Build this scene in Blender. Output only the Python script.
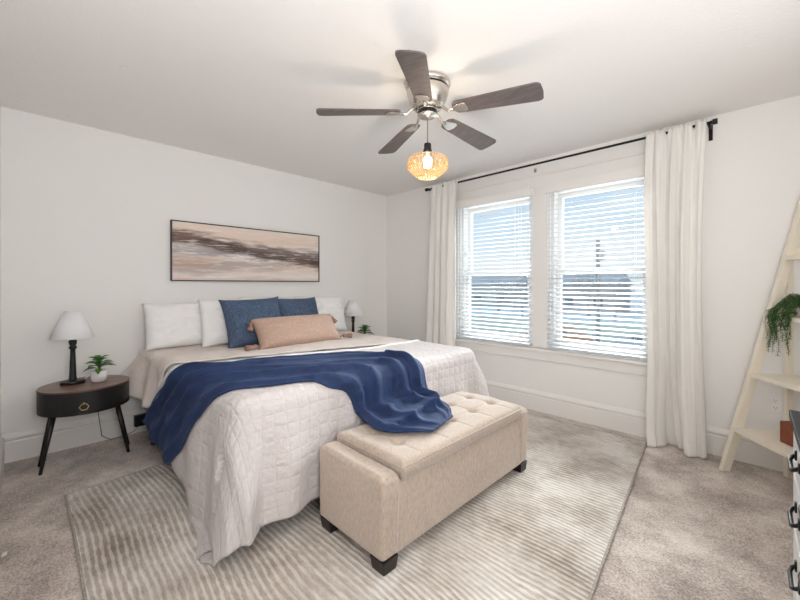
import bpy, bmesh, math, random
from mathutils import Vector, Matrix, noise
R = math.radians; PI = math.pi
rnd = random.Random(7)
for o in list(bpy.data.objects): bpy.data.objects.remove(o)
sc = bpy.context.scene
COL = sc.collection

# ------------------------------------------------------------------ camera
cam = bpy.data.cameras.new('camera'); co = bpy.data.objects.new('camera', cam); COL.objects.link(co)
co.location = (3.72, -3.50, 1.22); co.rotation_euler = (R(90), 0, R(44.73))
cam.sensor_width = 36; cam.lens = 371.5 / 800 * 36
cam.shift_y = -15 / 800; cam.clip_start = 0.02; cam.clip_end = 400
sc.camera = co

# ------------------------------------------------------------------ world sky
w = bpy.data.worlds.new('sky'); sc.world = w; w.use_nodes = True
N = w.node_tree.nodes; L = w.node_tree.links; N.clear()
tc = N.new('ShaderNodeTexCoord'); sx = N.new('ShaderNodeSeparateXYZ'); L.new(tc.outputs['Generated'], sx.inputs[0])
cr = N.new('ShaderNodeValToRGB'); L.new(sx.outputs['Z'], cr.inputs[0])
cr.color_ramp.elements[0].position = 0.0; cr.color_ramp.elements[0].color = (0.80, 0.88, 0.95, 1)
cr.color_ramp.elements[1].position = 0.34; cr.color_ramp.elements[1].color = (0.50, 0.70, 0.92, 1)
e = cr.color_ramp.elements.new(0.12); e.color = (0.72, 0.85, 0.97, 1)
nz = N.new('ShaderNodeTexNoise'); nz.inputs['Scale'].default_value = 2.6; nz.inputs['Detail'].default_value = 5
mp = N.new('ShaderNodeMapping'); mp.inputs['Scale'].default_value = (1, 1, 3.5); L.new(tc.outputs['Generated'], mp.inputs[0]); L.new(mp.outputs[0], nz.inputs['Vector'])
r2 = N.new('ShaderNodeValToRGB'); L.new(nz.outputs['Fac'], r2.inputs[0]); r2.color_ramp.elements[0].position = .47; r2.color_ramp.elements[1].position = .68
mx = N.new('ShaderNodeMix'); mx.data_type = 'RGBA'; L.new(r2.outputs[0], mx.inputs['Factor']); L.new(cr.outputs[0], mx.inputs[6]); mx.inputs[7].default_value = (.92, .94, .97, 1)
bg = N.new('ShaderNodeBackground'); bg.inputs['Strength'].default_value = 0.54; L.new(mx.outputs[2], bg.inputs[0])
ow = N.new('ShaderNodeOutputWorld'); L.new(bg.outputs[0], ow.inputs[0])

# ------------------------------------------------------------------ lights
def area(name, loc, target, sx_, sy_, power, col):
    l = bpy.data.lights.new(name, 'AREA'); l.shape = 'RECTANGLE'; l.size = sx_; l.size_y = sy_; l.energy = power; l.color = col
    o = bpy.data.objects.new(name, l); COL.objects.link(o); o.location = loc
    o.rotation_euler = (Vector(target) - Vector(loc)).to_track_quat('-Z', 'Y').to_euler(); return o
area('sky_light', (2.0, 12.0, 8.4), (2.0, 0.0, 1.3), 16.0, 4.0, 7600, (0.95, 0.975, 1.0))
area('east_fill_light', (4.23, -1.75, 1.75), (1.2, -2.1, 0.7), 1.6, 1.0, 2.5, (0.98, 0.985, 1.0))  # added side fill out of view; the east wall has no window
area('ceiling_bounce', (4.05, -2.15, 1.15), (2.7, -2.0, 2.44), 1.6, 0.4, 3.5, (0.98, 0.985, 1.0))  # added fill lamp aimed up to even out the ceiling, no fixture there
area('corner_bounce', (3.98, -3.33, 1.35), (2.3, -2.4, 2.44), 0.45, 0.45, 17, (0.98, 0.985, 1.0))  # added fill lamp behind the camera, thrown up at the ceiling

vs = sc.view_settings; vs.view_transform = 'Standard'; vs.look = 'None'; vs.gamma = 1; vs.exposure = 0.90; vs.use_curve_mapping = False
sc.cycles.max_bounces = 10; sc.cycles.diffuse_bounces = 6; sc.cycles.transparent_max_bounces = 16

# ------------------------------------------------------------------ materials
def lin(c):
    r = []
    for v in c:
        v /= 255.0; r.append(v / 12.92 if v <= .04045 else ((v + .055) / 1.055) ** 2.4)
    return (*r, 1)
def mat(name, c, rough=.6, metal=0, c2=None, nscale=20, ndetail=4, lo=.35, hi=.65, stretch=(1, 1, 1), bump=0, bscale=200, bdist=.002, sheen=0, emit=0, coat=0, trans=0, coords='Object', bstretch=None):
    m = bpy.data.materials.new(name); m.use_nodes = True; nt = m.node_tree; n = nt.nodes; l = nt.links
    b = n['Principled BSDF']; b.inputs['Base Color'].default_value = lin(c); b.inputs['Roughness'].default_value = rough; b.inputs['Metallic'].default_value = metal
    t = n.new('ShaderNodeTexCoord')
    if c2 is not None:
        mp = n.new('ShaderNodeMapping'); mp.inputs['Scale'].default_value = stretch; l.new(t.outputs[coords], mp.inputs[0])
        nn = n.new('ShaderNodeTexNoise'); nn.inputs['Scale'].default_value = nscale; nn.inputs['Detail'].default_value = ndetail; l.new(mp.outputs[0], nn.inputs['Vector'])
        rr = n.new('ShaderNodeValToRGB'); rr.color_ramp.elements[0].position = lo; rr.color_ramp.elements[1].position = hi
        rr.color_ramp.elements[0].color = lin(c); rr.color_ramp.elements[1].color = lin(c2); l.new(nn.outputs['Fac'], rr.inputs[0]); l.new(rr.outputs[0], b.inputs['Base Color'])
    if bump:
        bn = n.new('ShaderNodeTexNoise'); bn.inputs['Scale'].default_value = bscale; bn.inputs['Detail'].default_value = 4
        if bstretch:
            m2 = n.new('ShaderNodeMapping'); m2.inputs['Scale'].default_value = bstretch; l.new(t.outputs[coords], m2.inputs[0]); l.new(m2.outputs[0], bn.inputs['Vector'])
        else: l.new(t.outputs[coords], bn.inputs['Vector'])
        bb = n.new('ShaderNodeBump'); bb.inputs['Strength'].default_value = bump; bb.inputs['Distance'].default_value = bdist
        l.new(bn.outputs['Fac'], bb.inputs['Height']); l.new(bb.outputs[0], b.inputs['Normal'])
    if sheen: b.inputs['Sheen Weight'].default_value = sheen; b.inputs['Sheen Roughness'].default_value = .4
    if coat: b.inputs['Coat Weight'].default_value = coat
    if emit: b.inputs['Emission Color'].default_value = lin(c); b.inputs['Emission Strength'].default_value = emit
    if trans:
        tr = n.new('ShaderNodeBsdfTranslucent'); tr.inputs[0].default_value = lin(c); ms = n.new('ShaderNodeMixShader'); ms.inputs[0].default_value = trans
        l.new(b.outputs[0], ms.inputs[1]); l.new(tr.outputs[0], ms.inputs[2]); l.new(ms.outputs[0], n['Material Output'].inputs[0])
    return m
def node_mat(name):
    m = bpy.data.materials.new(name); m.use_nodes = True; nt = m.node_tree
    return m, nt.nodes, nt.links, nt.nodes['Principled BSDF']
def mth(n, l, op, a, b=None):
    q = n.new('ShaderNodeMath'); q.operation = op
    for i, v in enumerate((a, b)):
        if v is None: continue
        if isinstance(v, (int, float)): q.inputs[i].default_value = v
        else: l.new(v, q.inputs[i])
    return q.outputs[0]
def ramp(n, l, src, stops):
    r = n.new('ShaderNodeValToRGB'); el = r.color_ramp.elements
    el[0].position, el[0].color = stops[0][0], lin(stops[0][1]); el[1].position, el[1].color = stops[-1][0], lin(stops[-1][1])
    for p, c in stops[1:-1]:
        q = el.new(p); q.color = lin(c)
    l.new(src, r.inputs[0]); return r.outputs[0]
def mixc(n, l, f, a, b, blend='MIX'):
    q = n.new('ShaderNodeMix'); q.data_type = 'RGBA'; q.blend_type = blend
    if isinstance(f, (int, float)): q.inputs['Factor'].default_value = f
    else: l.new(f, q.inputs['Factor'])
    for i, v in ((6, a), (7, b)):
        if isinstance(v, tuple): q.inputs[i].default_value = lin(v)
        else: l.new(v, q.inputs[i])
    return q.outputs[2]
def nz_(n, l, vec, scale, detail=4, stretch=None, rough=.5, loc=None):
    if stretch or loc:
        m = n.new('ShaderNodeMapping')
        if stretch: m.inputs['Scale'].default_value = stretch
        if loc: m.inputs['Location'].default_value = loc
        l.new(vec, m.inputs[0]); vec = m.outputs[0]
    q = n.new('ShaderNodeTexNoise'); q.inputs['Scale'].default_value = scale; q.inputs['Detail'].default_value = detail; q.inputs['Roughness'].default_value = rough
    l.new(vec, q.inputs['Vector']); return q.outputs['Fac']

M = {}
M['wall'] = mat('wall_paint', (238, 236, 233), .75, bump=.15, bscale=60, bdist=.002)
M['ceil'] = mat('ceiling_paint', (240, 237, 234), .9, bump=.5, bscale=70, bdist=.004)
M['trim'] = mat('white_trim_paint', (236, 233, 229), .42)
M['black'] = mat('black_wood', (22, 20, 21), .42)
M['blackmetal'] = mat('black_metal', (24, 22, 22), .4, metal=.3)
M['darkfoot'] = mat('espresso_foot', (34, 24, 22), .4)
M['nickel'] = mat('brushed_nickel', (214, 208, 200), .27, metal=1, bump=.05, bscale=300, bstretch=(1, 1, 12))
M['brass'] = mat('brass', (205, 178, 130), .3, metal=1)
M['blade'] = mat('grey_wood_blade', (88, 78, 76), .5, c2=(108, 98, 95), nscale=12, stretch=(1, 10, 1))
M['pillow'] = mat('white_cotton', (240, 239, 238), .85, bump=.5, bscale=9, bdist=.012, sheen=.2)
M['denim'] = mat('blue_chambray', (50, 68, 96), .85, c2=(88, 106, 130), nscale=160, bump=.4, bscale=300, bdist=.001, stretch=(1, .25, 1))
M['terracotta_cloth'] = mat('dusty_tan_linen', (190, 162, 146), .9, c2=(178, 150, 134), nscale=60, bump=.4, bscale=220, bdist=.001)
M['tassel'] = mat('tan_tassel_yarn', (152, 120, 104), .9, bump=.6, bscale=120, bstretch=(1, 1, .1), bdist=.003)
M['shade'] = mat('white_lamp_shade', (246, 246, 247), .8, trans=.08)
M['pot'] = mat('white_ceramic', (228, 224, 224), .4)
M['soil'] = mat('potting_soil', (50, 40, 34), .9)
M['leaf'] = mat('bright_green_leaf', (38, 92, 34), .45, c2=(96, 150, 60), nscale=14)
M['leafdark'] = mat('trailing_leaf', (44, 78, 38), .5, c2=(84, 122, 62), nscale=40)
M['cream'] = mat('cream_painted_wood', (233, 224, 207), .5, bump=.1, bscale=30)
M['rust'] = mat('rust_wood_box', (136, 70, 42), .55, c2=(116, 54, 30), nscale=18, stretch=(1, 6, 1))
M['plastic'] = mat('white_plastic', (236, 234, 230), .35)
M['slot'] = mat('outlet_slot', (60, 56, 54), .6)
M['blind'] = mat('white_blind_slat', (204, 208, 212), .45)
M['curtain'] = mat('sheer_white_linen', (250, 248, 244), .9, bump=.3, bscale=260, bdist=.001, trans=.28)
M['cord'] = mat('grey_cord', (120, 112, 106), .6)
M['frame_grey'] = mat('grey_bed_frame_cloth', (112, 106, 108), .85, bump=.3, bscale=300, bdist=.001)
M['linen'] = mat('blush_comforter', (226, 216, 209), .9, c2=(218, 207, 200), nscale=3, bump=.8, bscale=11, bdist=.022)
M['dresser_white'] = mat('dresser_white_paint', (214, 212, 212), .45, c2=(200, 198, 198), nscale=6)
M['dresser_top'] = mat('dresser_charcoal_top', (40, 39, 41), .6, c2=(50, 49, 50), nscale=20, stretch=(6, 1, 1))

M['dresser_top'].node_tree.nodes['Principled BSDF'].inputs['Specular IOR Level'].default_value = .15
# walnut top
M['walnut'] = mat('walnut_top', (96, 66, 54), .38, c2=(128, 92, 76), nscale=8, stretch=(1, .18, 1), ndetail=6, coat=.2)

# carpet: patchy plush taupe
m, n, l, b = node_mat('plush_carpet'); t = n.new('ShaderNodeTexCoord').outputs['Object']
big = nz_(n, l, t, 3.4, 6, None, .65); fine = nz_(n, l, t, 95, 3, None, .7); mid = nz_(n, l, t, 18, 5, None, .65)
c = ramp(n, l, big, [(.34, (164, 154, 146)), (.50, (200, 192, 186)), (.66, (226, 219, 214))])
c = mixc(n, l, .75, c, ramp(n, l, fine, [(.32, (110, 103, 98)), (.66, (226, 222, 218))]), 'OVERLAY')
c = mixc(n, l, .30, c, ramp(n, l, mid, [(.35, (110, 105, 101)), (.65, (190, 186, 182))]), 'OVERLAY')
l.new(c, b.inputs['Base Color']); b.inputs['Roughness'].default_value = .95; b.inputs['Sheen Weight'].default_value = .3
bu = n.new('ShaderNodeBump'); bu.inputs['Strength'].default_value = .8; bu.inputs['Distance'].default_value = .006
l.new(mth(n, l, 'ADD', fine, mth(n, l, 'MULTIPLY', mid, 1.2)), bu.inputs['Height']); l.new(bu.outputs[0], b.inputs['Normal'])
M['carpet'] = m

# rug: cream cut ribs along x with worn taupe between
m, n, l, b = node_mat('ribbed_rug'); tt = n.new('ShaderNodeTexCoord').outputs['Object']
sp = n.new('ShaderNodeSeparateXYZ'); l.new(tt, sp.inputs[0])
warp = nz_(n, l, tt, 1.3, 1, (.8, 1, 1)); warp = mth(n, l, 'MULTIPLY', mth(n, l, 'SUBTRACT', warp, .5), .20)
ph = mth(n, l, 'MULTIPLY', mth(n, l, 'ADD', sp.outputs['Y'], warp), 2 * PI / .027)
rib = mth(n, l, 'ADD', mth(n, l, 'MULTIPLY', mth(n, l, 'SINE', ph), .5), .5)
spot = nz_(n, l, tt, 60, 3, (.3, 1, 1)); wear = nz_(n, l, tt, 3.0, 5, None, .6)
brk = mth(n, l, 'ADD', rib, mth(n, l, 'MULTIPLY', mth(n, l, 'SUBTRACT', spot, .5), 2.1))
valley = ramp(n, l, wear, [(.34, (152, 140, 128)), (.48, (188, 178, 168)), (.62, (212, 205, 198))])
ridge = ramp(n, l, wear, [(.34, (200, 191, 180)), (.60, (234, 230, 225))])
c = mixc(n, l, ramp(n, l, brk, [(.40, (0, 0, 0)), (.78, (255, 255, 255))]), valley, ridge)
c = mixc(n, l, .38, c, ramp(n, l, nz_(n, l, tt, 38, 6, (.6, 1, 1), .75), [(.36, (92, 86, 80)), (.62, (186, 184, 180))]), 'OVERLAY')
zone = ramp(n, l, nz_(n, l, tt, 2.4, 4, None, .6, (4, 9, 0)), [(.46, (0, 0, 0)), (.64, (190, 190, 190))])
flatc = ramp(n, l, nz_(n, l, tt, 26, 5, (.5, 1, 1), .7), [(.35, (166, 155, 144)), (.65, (224, 218, 211))])
c = mixc(n, l, zone, c, flatc)
l.new(c, b.inputs['Base Color']); b.inputs['Roughness'].default_value = .92; b.inputs['Sheen Weight'].default_value = .2
bu = n.new('ShaderNodeBump'); bu.inputs['Strength'].default_value = .7; bu.inputs['Distance'].default_value = .006
l.new(brk, bu.inputs['Height']); l.new(bu.outputs[0], b.inputs['Normal'])
M['rug'] = m
M['rugbind'] = mat('rug_binding', (150, 141, 133), .9, c2=(188, 180, 172), nscale=90)

# quilt: stitched block grid on uv (metres), crinkled
def quilt_mat(name, col, cell=.062):
    m, n, l, b = node_mat(name); uv = n.new('ShaderNodeTexCoord').outputs['UV']
    wv = nz_(n, l, uv, 9, 3); off = n.new('ShaderNodeVectorMath'); off.operation = 'ADD'
    cmb = n.new('ShaderNodeCombineXYZ'); k = mth(n, l, 'MULTIPLY', mth(n, l, 'SUBTRACT', wv, .5), .03); l.new(k, cmb.inputs[0]); l.new(k, cmb.inputs[1])
    l.new(uv, off.inputs[0]); l.new(cmb.outputs[0], off.inputs[1])
    s = n.new('ShaderNodeSeparateXYZ'); l.new(off.outputs[0], s.inputs[0])
    gx = mth(n, l, 'ABSOLUTE', mth(n, l, 'SINE', mth(n, l, 'MULTIPLY', s.outputs['X'], PI / (cell * 1.0))))
    gy = mth(n, l, 'ABSOLUTE', mth(n, l, 'SINE', mth(n, l, 'MULTIPLY', s.outputs['Y'], PI / (cell * 1.0))))
    puff = mth(n, l, 'MULTIPLY', mth(n, l, 'POWER', mth(n, l, 'MINIMUM', gx, gy), .55), .85)
    wr = nz_(n, l, uv, 42, 4, (1, .7, 1), .6); wr2 = nz_(n, l, uv, 14, 4, (.5, 1.3, 1))
    h = mth(n, l, 'ADD', puff, mth(n, l, 'ADD', mth(n, l, 'MULTIPLY', wr, 1.5), mth(n, l, 'MULTIPLY', wr2, 1.6)))
    bu = n.new('ShaderNodeBump'); bu.inputs['Strength'].default_value = .75; bu.inputs['Distance'].default_value = .007
    l.new(h, bu.inputs['Height']); l.new(bu.outputs[0], b.inputs['Normal'])
    b.inputs['Base Color'].default_value = lin(col); b.inputs['Roughness'].default_value = .85; b.inputs['Sheen Weight'].default_value = .15
    return m
M['quilt'] = quilt_mat('white_quilt', (207, 200, 198))

# throw
m, n, l, b = node_mat('navy_fleece'); uv = n.new('ShaderNodeTexCoord').outputs['UV']
s1 = nz_(n, l, uv, 11, 5, (.8, 1.2, 1), .6); s2 = nz_(n, l, uv, 240, 2)
c = ramp(n, l, s1, [(.3, (19, 36, 72)), (.7, (31, 54, 98))]); l.new(c, b.inputs['Base Color']); b.inputs['Roughness'].default_value = .8
b.inputs['Sheen Weight'].default_value = .22; b.inputs['Sheen Tint'].default_value = lin((130, 155, 205)); b.inputs['Sheen Roughness'].default_value = .35
bu = n.new('ShaderNodeBump'); bu.inputs['Strength'].default_value = .7; bu.inputs['Distance'].default_value = .014
l.new(mth(n, l, 'ADD', s1, mth(n, l, 'MULTIPLY', s2, .15)), bu.inputs['Height']); l.new(bu.outputs[0], b.inputs['Normal'])
M['throw'] = m

# bench velvet
m, n, l, b = node_mat('beige_chenille'); t = n.new('ShaderNodeTexCoord').outputs['Object']
s1 = nz_(n, l, t, 85, 6, (1, 1, .45), .7); s2 = nz_(n, l, t, 220, 2); s3 = nz_(n, l, t, 5, 4)
c = ramp(n, l, s1, [(.30, (178, 163, 148)), (.5, (194, 180, 165)), (.70, (206, 194, 180))])
c = mixc(n, l, .3, c, ramp(n, l, s3, [(.35, (120, 112, 104)), (.65, (150, 145, 140))]), 'OVERLAY')
l.new(c, b.inputs['Base Color']); b.inputs['Roughness'].default_value = .85; b.inputs['Sheen Weight'].default_value = .35
bu = n.new('ShaderNodeBump'); bu.inputs['Strength'].default_value = .4; bu.inputs['Distance'].default_value = .002
l.new(mth(n, l, 'ADD', s1, s2), bu.inputs['Height']); l.new(bu.outputs[0], b.inputs['Normal'])
M['bench'] = m

# rattan strips and bulb
M['rattan'] = mat('natural_cane', (236, 214, 172), .6, c2=(222, 192, 146), nscale=40, trans=.5)
M['bulb'] = mat('lit_bulb_glass', (255, 232, 196), .3, emit=9)
m, n, l, b = node_mat('window_glass'); n.remove(b); tr = n.new('ShaderNodeBsdfTransparent'); tr.inputs[0].default_value = (.96, .98, .98, 1)
gl = n.new('ShaderNodeBsdfGlossy'); gl.inputs['Roughness'].default_value = .02; ms = n.new('ShaderNodeMixShader'); ms.inputs[0].default_value = .04
l.new(tr.outputs[0], ms.inputs[1]); l.new(gl.outputs[0], ms.inputs[2]); l.new(ms.outputs[0], n['Material Output'].inputs[0]); M['glass'] = m

# abstract landscape painting; uv 0..1
m, n, l, b = node_mat('abstract_canvas'); uv = n.new('ShaderNodeTexCoord').outputs['UV']
s = n.new('ShaderNodeSeparateXYZ'); l.new(uv, s.inputs[0]); U, V = s.outputs['X'], s.outputs['Y']
def streak(scale, loc, st=(1.2, 2.3, 1)): return nz_(n, l, uv, scale, 7, st, .62, loc)
d1 = mth(n, l, 'SUBTRACT', streak(2.6, (3, 1, 0)), .5); d2 = mth(n, l, 'SUBTRACT', streak(5, (7, 4, 0)), .5)
vv = mth(n, l, 'ADD', V, mth(n, l, 'MULTIPLY', d1, .35))
base = ramp(n, l, vv, [(.0, (218, 196, 184)), (.12, (236, 226, 219)), (.28, (222, 198, 180)), (.42, (238, 228, 221)), (.58, (246, 238, 230)), (.78, (228, 206, 190)), (1.0, (238, 222, 208))])
def band(cu, slope, width, dist, soft=.06):
    line = mth(n, l, 'ADD', mth(n, l, 'MULTIPLY', U, slope), cu)
    dd = mth(n, l, 'ABSOLUTE', mth(n, l, 'SUBTRACT', mth(n, l, 'ADD', V, mth(n, l, 'MULTIPLY', dist, .46)), line))
    q = n.new('ShaderNodeMapRange'); q.inputs['From Min'].default_value = width + soft; q.inputs['From Max'].default_value = width - soft * .6
    l.new(dd, q.inputs['Value']); return q.outputs[0]
c = mixc(n, l, mth(n, l, 'MULTIPLY', band(.50, .0, .05, d2, .05), .75), base, (150, 146, 150))
c = mixc(n, l, mth(n, l, 'MULTIPLY', band(.20, .22, .05, d1, .07), .6), c, (166, 160, 162))
c = mixc(n, l, mth(n, l, 'MULTIPLY', band(.74, -.34, .10, d2, .07), .92), c, (112, 84, 74))
c = mixc(n, l, mth(n, l, 'MULTIPLY', band(.70, -.30, .03, d1, .03), .8), c, (76, 60, 58))
msk = n.new('ShaderNodeMapRange'); msk.inputs['From Min'].default_value = .42; msk.inputs['From Max'].default_value = .62; l.new(U, msk.inputs['Value'])
c = mixc(n, l, mth(n, l, 'MULTIPLY', band(.66, -.10, .075, d1, .05), mth(n, l, 'MULTIPLY', msk.outputs[0], .85)), c, (124, 108, 104))
mk2 = n.new('ShaderNodeMapRange'); mk2.inputs['From Min'].default_value = .36; mk2.inputs['From Max'].default_value = .16; l.new(U, mk2.inputs['Value'])
c = mixc(n, l, mth(n, l, 'MULTIPLY', band(.32, .0, .09, d2, .08), mth(n, l, 'MULTIPLY', mk2.outputs[0], .6)), c, (178, 146, 126))
wh = ramp(n, l, streak(6, (1, 9, 0), (1, 4, 1)), [(.54, (0, 0, 0)), (.64, (255, 255, 255))]); c = mixc(n, l, mth(n, l, 'MULTIPLY', wh, .6), c, (243, 238, 232))
l.new(c, b.inputs['Base Color']); b.inputs['Roughness'].default_value = .7
M['canvas'] = m

# outdoors
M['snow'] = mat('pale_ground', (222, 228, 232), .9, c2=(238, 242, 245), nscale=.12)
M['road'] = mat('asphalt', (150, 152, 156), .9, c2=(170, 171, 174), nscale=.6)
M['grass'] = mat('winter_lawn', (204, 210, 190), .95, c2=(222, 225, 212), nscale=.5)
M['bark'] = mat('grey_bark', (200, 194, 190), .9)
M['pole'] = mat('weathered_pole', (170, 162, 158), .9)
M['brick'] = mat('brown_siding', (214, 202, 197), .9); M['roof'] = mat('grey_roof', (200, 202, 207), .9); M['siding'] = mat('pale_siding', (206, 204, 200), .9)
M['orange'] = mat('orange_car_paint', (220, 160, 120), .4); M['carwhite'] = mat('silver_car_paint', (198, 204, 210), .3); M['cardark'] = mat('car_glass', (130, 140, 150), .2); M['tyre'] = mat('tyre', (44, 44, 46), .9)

# ------------------------------------------------------------------ mesh helpers
def link(name, bm, m, parent=None, smooth=False, bevel=0, seg=2, loc=None):
    bmesh.ops.recalc_face_normals(bm, faces=bm.faces)
    me = bpy.data.meshes.new(name); bm.to_mesh(me); bm.free()
    for mm in (m if isinstance(m, list) else [m]): me.materials.append(M[mm] if isinstance(mm, str) else mm)
    if smooth:
        for p in me.polygons: p.use_smooth = True
    o = bpy.data.objects.new(name, me); COL.objects.link(o)
    if parent: o.parent = parent
    if loc: o.location = loc
    if bevel:
        md = o.modifiers.new('bevel', 'BEVEL'); md.width = bevel; md.segments = seg; md.limit_method = 'ANGLE'; md.angle_limit = R(40)
        for p in me.polygons: p.use_smooth = True
        wn = o.modifiers.new('wn', 'WEIGHTED_NORMAL'); wn.keep_sharp = True
    return o
REPEATS = {'house': 'houses beyond the street', 'bare_tree': 'bare trees outside the windows', 'car': 'cars outside the windows', 'window_blind': 'blinds over the two windows',
           'curtain': 'curtains on the black rod', 'ceiling_hook': 'tiny hooks left in the ceiling', 'wall_outlet': 'white wall outlets', 'potted_plant': 'small plants on the nightstands'}
def thing(name, label, cat, loc=(0, 0, 0), rz=0, group=None):
    o = bpy.data.objects.new(name, None); COL.objects.link(o); o.location = loc; o.rotation_euler = (0, 0, rz); o.empty_display_size = .1
    return tag(o, label, cat, group)
def tag(o, label, cat, group=None):
    o['label'] = label; o['category'] = cat
    group = group or REPEATS.get(o.name.split('.')[0])
    if group: o['group'] = group
    return o
def struct(o): o['kind'] = 'structure'; return o
def dup(root, loc, label=None, rz=None):
    r = root.copy(); COL.objects.link(r); r.location = loc
    if rz is not None: r.rotation_euler = (0, 0, rz)
    if label: r['label'] = label
    for ch in list(root.children):
        c_ = ch.copy(); COL.objects.link(c_); c_.parent = r
        for g in ch.children:
            d = g.copy(); COL.objects.link(d); d.parent = c_
    return r
def bx(bm, x0, x1, y0, y1, z0, z1):
    vs_ = [bm.verts.new(p) for p in ((x0, y0, z0), (x1, y0, z0), (x1, y1, z0), (x0, y1, z0), (x0, y0, z1), (x1, y0, z1), (x1, y1, z1), (x0, y1, z1))]
    for f in ((3, 2, 1, 0), (4, 5, 6, 7), (0, 1, 5, 4), (1, 2, 6, 5), (2, 3, 7, 6), (3, 0, 4, 7)): bm.faces.new([vs_[i] for i in f])
    return vs_
def box(name, m, dims, parent=None, bevel=0, **k):
    bm = bmesh.new(); bx(bm, *dims); return link(name, bm, m, parent, bevel=bevel, **k)
def tube(bm, pts, r, seg=10, cap=True):
    pts = [Vector(p) for p in pts]; rs = r if isinstance(r, (list, tuple)) else [r] * len(pts); rings = []
    up = Vector((0, 0, 1))
    for i, p in enumerate(pts):
        d = (pts[min(i + 1, len(pts) - 1)] - pts[max(i - 1, 0)]).normalized()
        ref = up if abs(d.z) < .95 else Vector((1, 0, 0))
        a = d.cross(ref).normalized(); b_ = d.cross(a).normalized()
        rings.append([bm.verts.new(p + (a * math.cos(t * 2 * PI / seg) + b_ * math.sin(t * 2 * PI / seg)) * rs[i]) for t in range(seg)])
    for i in range(len(rings) - 1):
        for t in range(seg): bm.faces.new((rings[i][t], rings[i][(t + 1) % seg], rings[i + 1][(t + 1) % seg], rings[i + 1][t]))
    if cap: bm.faces.new(rings[0][::-1]); bm.faces.new(rings[-1])
def lathe(bm, prof, seg=32, sx_=1, sy_=1, cx=0, cy=0, cap=True):
    rings = []
    for r, z in prof: rings.append([bm.verts.new((cx + r * sx_ * math.cos(t * 2 * PI / seg), cy + r * sy_ * math.sin(t * 2 * PI / seg), z)) for t in range(seg)])
    for i in range(len(rings) - 1):
        for t in range(seg): bm.faces.new((rings[i][t], rings[i][(t + 1) % seg], rings[i + 1][(t + 1) % seg], rings[i + 1][t]))
    if cap: bm.faces.new(rings[0][::-1]); bm.faces.new(rings[-1])
def extrude_poly(bm, pts, axis_vec):
    """closed outline swept along a vector"""
    a = [bm.verts.new(p) for p in pts]; b_ = [bm.verts.new(Vector(p) + Vector(axis_vec)) for p in pts]; k = len(pts)
    bm.faces.new(a[::-1]); bm.faces.new(b_)
    for i in range(k): bm.faces.new((a[i], a[(i + 1) % k], b_[(i + 1) % k], b_[i]))
def sheet(name, P, m, parent=None, thick=.006, uv=None, sub=0, offset=1):
    """grid of points P[i][j] -> cloth with thickness"""
    bm = bmesh.new(); lay = bm.loops.layers.uv.new('UVMap')
    V_ = [[bm.verts.new(p) for p in row] for row in P]
    for i in range(len(P) - 1):
        for j in range(len(P[0]) - 1):
            f = bm.faces.new((V_[i][j], V_[i + 1][j], V_[i + 1][j + 1], V_[i][j + 1])); f.smooth = True
            idx = ((i, j), (i + 1, j), (i + 1, j + 1), (i, j + 1))
            for lp, (a, b_) in zip(f.loops, idx): lp[lay].uv = uv[a][b_] if uv else (a / (len(P) - 1), b_ / (len(P[0]) - 1))
    me = bpy.data.meshes.new(name); bm.to_mesh(me); bm.free(); me.materials.append(M[m])
    o = bpy.data.objects.new(name, me); COL.objects.link(o)
    if parent: o.parent = parent
    sd = o.modifiers.new('thickness', 'SOLIDIFY'); sd.thickness = thick; sd.offset = offset
    if sub: ss = o.modifiers.new('sub', 'SUBSURF'); ss.levels = sub; ss.render_levels = sub
    return o
def interp(tab, u):
    """piecewise Catmull-Rom over [(u, (a, b, ...)), ...]"""
    k = 0
    while k < len(tab) - 2 and u > tab[k + 1][0]: k += 1
    u0, p1 = tab[k]; u1, p2 = tab[k + 1]; p0 = tab[max(k - 1, 0)][1]; p3 = tab[min(k + 2, len(tab) - 1)][1]
    t = (u - u0) / (u1 - u0)
    return tuple(.5 * (2 * b_ + (c_ - a) * t + (2 * a - 5 * b_ + 4 * c_ - d) * t * t + (3 * b_ - a - 3 * c_ + d) * t ** 3) for a, b_, c_, d in zip(p0, p1, p2, p3))
def fnoise(x, y, z=0): return noise.noise(Vector((x, y, z)))

# ------------------------------------------------------------------ room shell
E_ = 4.25; S_ = -3.616; HC = 2.44
struct(box('floor', 'carpet', (-.1, E_ + .1, S_ - .1, .18, -.12, 0)))
struct(box('ceiling', 'ceil', (-.12, E_ + .12, S_ - .12, .18, HC, HC + .12)))
struct(box('wall_west', 'wall', (-.12, 0, S_ - .12, .18, 0, HC)))
struct(box('wall_south', 'wall', (0, E_, S_ - .12, S_, 0, HC)))
struct(box('wall_east', 'wall', (E_, E_ + .12, S_ - .12, .18, 0, HC)))
WIN = ((1.225, 2.075), (2.255, 3.065)); WZ0, WZ1 = .625, 2.125
bm = bmesh.new(); xs = [0, WIN[0][0], WIN[0][1], WIN[1][0], WIN[1][1], E_]
bx(bm, xs[0], xs[1], 0, .18, 0, HC); bx(bm, xs[2], xs[3], 0, .18, 0, HC); bx(bm, xs[4], xs[5], 0, .18, 0, HC)
for a, b_ in WIN: bx(bm, a, b_, 0, .18, 0, WZ0); bx(bm, a, b_, 0, .18, WZ1, HC)
struct(link('wall_north', bm, 'wall'))
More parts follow.
